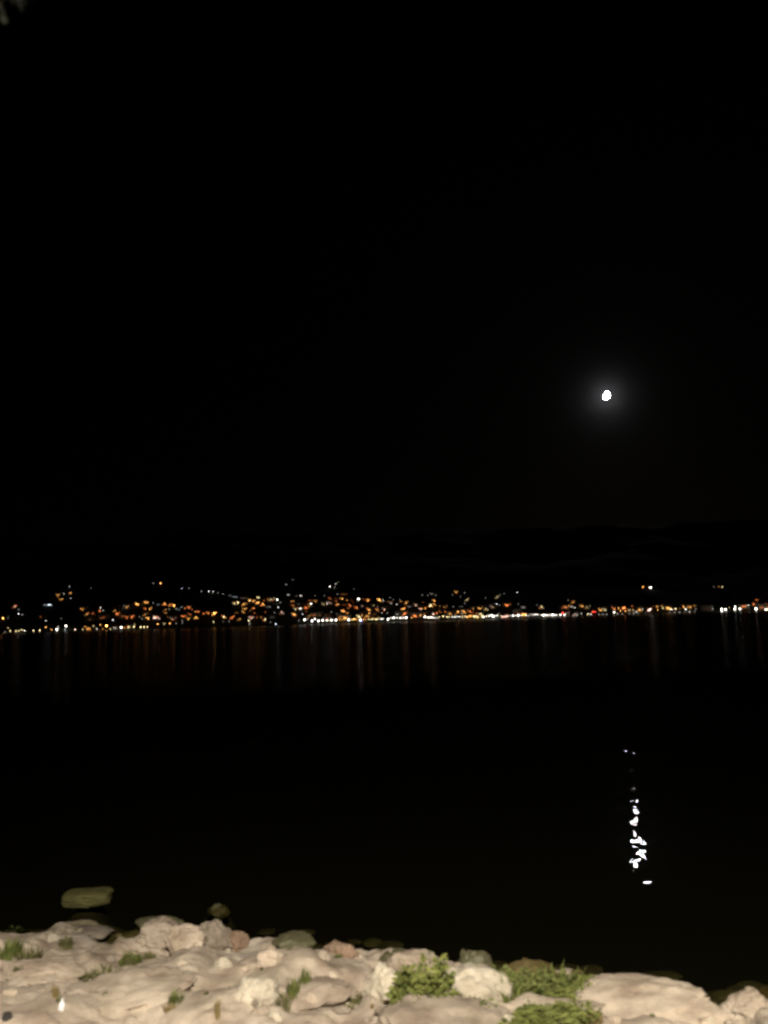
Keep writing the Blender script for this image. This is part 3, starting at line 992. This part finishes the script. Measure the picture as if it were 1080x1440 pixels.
def town_lamp(px, py, c, b, special=None):
    shore_py = 887.5 - 0.0297 * (px - 20)
    row = py > shore_py - 7
    p, t, clamp = far_point(px, py, 5.2)
    g = hill_h(p.x, p.y)
    hgt = max(p.z - g, 0.9)
    r = 0.42 if b < 7 else 0.6 if b < 8 else 0.85
    strength = FLUX[b] * (1.4 if b > 7 else 1.0) / (math.pi * (r / t * PX_M) ** 2)
    where = ('on the far promenade ' if row else 'on the slope across the lake ') + area_name(px)
    lab = special or '%s%s street lamp %s' % ('dim ' if b < 4 else 'very bright ' if b > 7 else '', CNAME[c], where)
    root = link('street_lamp', None, loc=(p.x, p.y, g), label=lab, cat='street lamp',
                group=None if special else lab.replace('street lamp', 'street lamps'), kind='thing')
    root.rotation_euler = (0, 0, rng.uniform(-.3, .3))
    hq = max(1, round(hgt * 2)) / 2
    if hq not in POLES:
        POLES[hq] = bm_mesh('pole', lambda bm: (tube(bm, [(0, 0, -.3), (0, 0, hq - r * .9)], [.11, .07], 6),
                                                 box(bm, -.2, .2, -.2, .2, hq - r - .10, hq - r * .93)))
        POLES[hq].materials.append(M_metal)
    link('pole', POLES[hq], None, root)
    m = glow(c, strength, True)
    if m.name not in GLOBES:
        GLOBES[m.name] = globe.copy()
        GLOBES[m.name].materials.append(m)
    gl_ = link('globe', GLOBES[m.name], None, root, loc=(0, 0, hgt))
    gl_.scale = (r, r, r)


def house_wall(bm, w, dpt, z0, z1):
    box(bm, -w / 2, w / 2, 0, dpt, z0, z1)


def house_roof(bm, w, dpt, z1, rise_):
    e = .45
    a = [(-w / 2 - e, -e, z1 + .005), (w / 2 + e, -e, z1 + .005), (w / 2 + e, dpt + e, z1 + .005), (-w / 2 - e, dpt + e, z1 + .005)]
    r0, r1 = (-w / 2 + dpt * .3, dpt / 2, z1 + rise_), (w / 2 - dpt * .3, dpt / 2, z1 + rise_)
    v = [bm.verts.new(q) for q in a + [r0, r1]]
    for f in ((3, 2, 1, 0), (0, 1, 5, 4), (1, 2, 5), (2, 3, 4, 5), (3, 0, 4)):
        bm.faces.new([v[i] for i in f])


def town_house(px, py, c, b, width, special=None):
    p, t, clamp = far_point(px, py, 3.0)
    g = hill_h(p.x, p.y)
    zc = max(p.z - g, 1.6)
    lit = max(width / 8 / FPX * t, 1.5)
    n = max(1, min(6, round(lit / 1.9)))
    w = max(lit + 3.0, 7.5) + (4 if c in 'orp' else 0)
    dpt = rng.uniform(6.5, 9)
    z1 = zc + (2.0 if rng.random() < .5 else 4.6)
    a1 = 0.9 * 1.1
    strength = FLUX[b] * (1.3 if n == 1 else 1.8) / (a1 * n * (PX_M / t) ** 2)
    lab = special or ('%shouse with %s %s across the lake %s' % (
        'dim ' if b < 3 else '', 'a row of' if n > 2 else 'a', CNAME[c] + (' lit windows' if n > 1 else ' lit window'), area_name(px)))
    lab = lab.replace('with a ' + CNAME[c] + ' lit windows', 'with two ' + CNAME[c] + ' lit windows')
    root = link('house', None, loc=(p.x, p.y + .06, g), label=lab, cat='house', group=None if special else lab.replace('house', 'houses'), kind='thing')
    root.rotation_euler = (0, 0, rng.uniform(-.2, .2))
    link('wall', bm_mesh('wall', lambda bm: house_wall(bm, w, dpt, -4, z1)), rng.choice(M_wall), root)
    link('roof', bm_mesh('roof', lambda bm: house_roof(bm, w, dpt, z1, rng.uniform(1.4, 2.2))), M_roof, root)
    m = glow(c, strength, False)
    for i in range(n):
        x = (i - (n - 1) / 2) * (lit / n if n > 1 else 0)
        dz = rng.uniform(-.5, .5) if n > 1 else 0
        m = glow(c, strength * rng.choice((.5, .8, 1.2, 1.6)) if n > 1 else strength, False)
        link('window', bm_mesh('window', lambda bm: box(bm, -.45, .45, -.05, -.003, -.55, .55)), m, root, loc=(x, 0, zc + dz))
    if c in 'orpy' and b >= 3 and not special:      # the dimmer windows of the same house
        for i in range(rng.choice((2, 3, 3, 4))):
            m = glow(rng.choice(c + c + 'or'), strength * rng.choice((.2, .3, .45, .65)), False)
            link('window', bm_mesh('window', lambda bm: box(bm, -.45, .45, -.05, -.003, -.55, .55)), m, root,
                 loc=((i - 1.2) * 2.3 - w * .06 + .9, 0, zc + rng.choice((-1.35, 1.3))))


SPECIAL = {
    (0, 32, 475): 'single bright orange lit house window standing alone at the left edge across the lake',
    (1, 118, 560): 'brightest orange lamp on the far promenade below the left hill',
    (0, 742, 562): 'tall bright white lamp standing above the promenade row at far left',
    (1, 262, 340): 'lone bright bluish white lamp halfway up the left hill',
    (1, 727, 82): 'house with the highest orange lit window of the left hill',
    (6, 755, 122): 'left of two lit houses standing high and alone on the right hill',
    (6, 838, 130): 'right of two lit houses standing high and alone on the right hill',
    (7, 945, 368): 'largest white lamp near the right edge of the far shore',
    (5, 930, 415): 'red lit shop front behind the white lamps on the far shore',
    (6, 205, 400): 'wide red lit front of a house below the right hill',
    (3, 828, 514): 'blue lit kiosk window at the water edge in the town centre',
    (4, 425, 412): 'blue lit front of a building above the promenade right of centre',
    (3, 472, 118): 'lone white lamp highest above the town centre',
    (2, 960, 265): 'bright white lamp at the right end of the upper row left of centre',
    (7, 565, 122): 'faint yellowish lit house high on the hill at far right',
}
more = {4: ' 80,472w6 148,470w7 218,470w7 487,465y6 548,466w6 620,462y6 735,460y6 770,460w6 828,460w6 880,458y6 920,456y6 1010,455y7 1070,455y7',
        5: ' 20,455y7 62,456y6 98,452w7 175,450w6 232,448y5 300,450p6 345,446w5 402,444w6 460,441w6 520,440w6 590,436w5 660,436w5 690,438w6 740,440w6 790,438w6 840,438w7',
        3: ' 455,498y5 515,497w5 580,492o5 605,490o5 625,488o6 725,490y6 770,488o6 850,488o6 910,487y6 960,486y6 1005,485y6 1070,482w6'}
for ti, s in enumerate(TILES):
    s += more.get(ti, '')
    for tok in s.split():
        xy, wd = (tok.split('/') + ['0'])[:2]
        i = max(k for k, ch in enumerate(xy) if ch.isalpha())
        X, Y = map(float, xy[:i].split(','))
        c, b, wd = xy[i], int(xy[i + 1:]), float(wd)
        px, py = ti * 135 + X / 8, 810 + Y / 8
        sp = SPECIAL.get((ti, int(X), int(Y)))
        row = py > 887.5 - 0.0297 * (px - 20) - 6
        lampish = (sp and 'lamp' in sp) or (not sp and wd == 0 and c not in 'Rb' and ((row and c in 'wycpo') or c in 'wc'))
        if lampish:
            town_lamp(px, py, c, b, sp)
        else:
            town_house(px, py, c, b, wd, sp)

# ------------------------------------------------------------------ the night air
mh, n, l, b = mat('night_haze')
n.remove(b)
pv = n.new('ShaderNodeVolumePrincipled')
pv.inputs['Color'].default_value = (0.9, 0.92, 1.0, 1)
pv.inputs['Density'].default_value = 0.72e-5
pv.inputs['Anisotropy'].default_value = 0.984
l.new(pv.outputs[0], n['Material Output'].inputs['Volume'])
link('haze', bm_mesh('haze', lambda bm: box(bm, -3000, 3000, -300, 3200, float(GZ.min()) - 1.5, 300)), mh, kind='stuff')
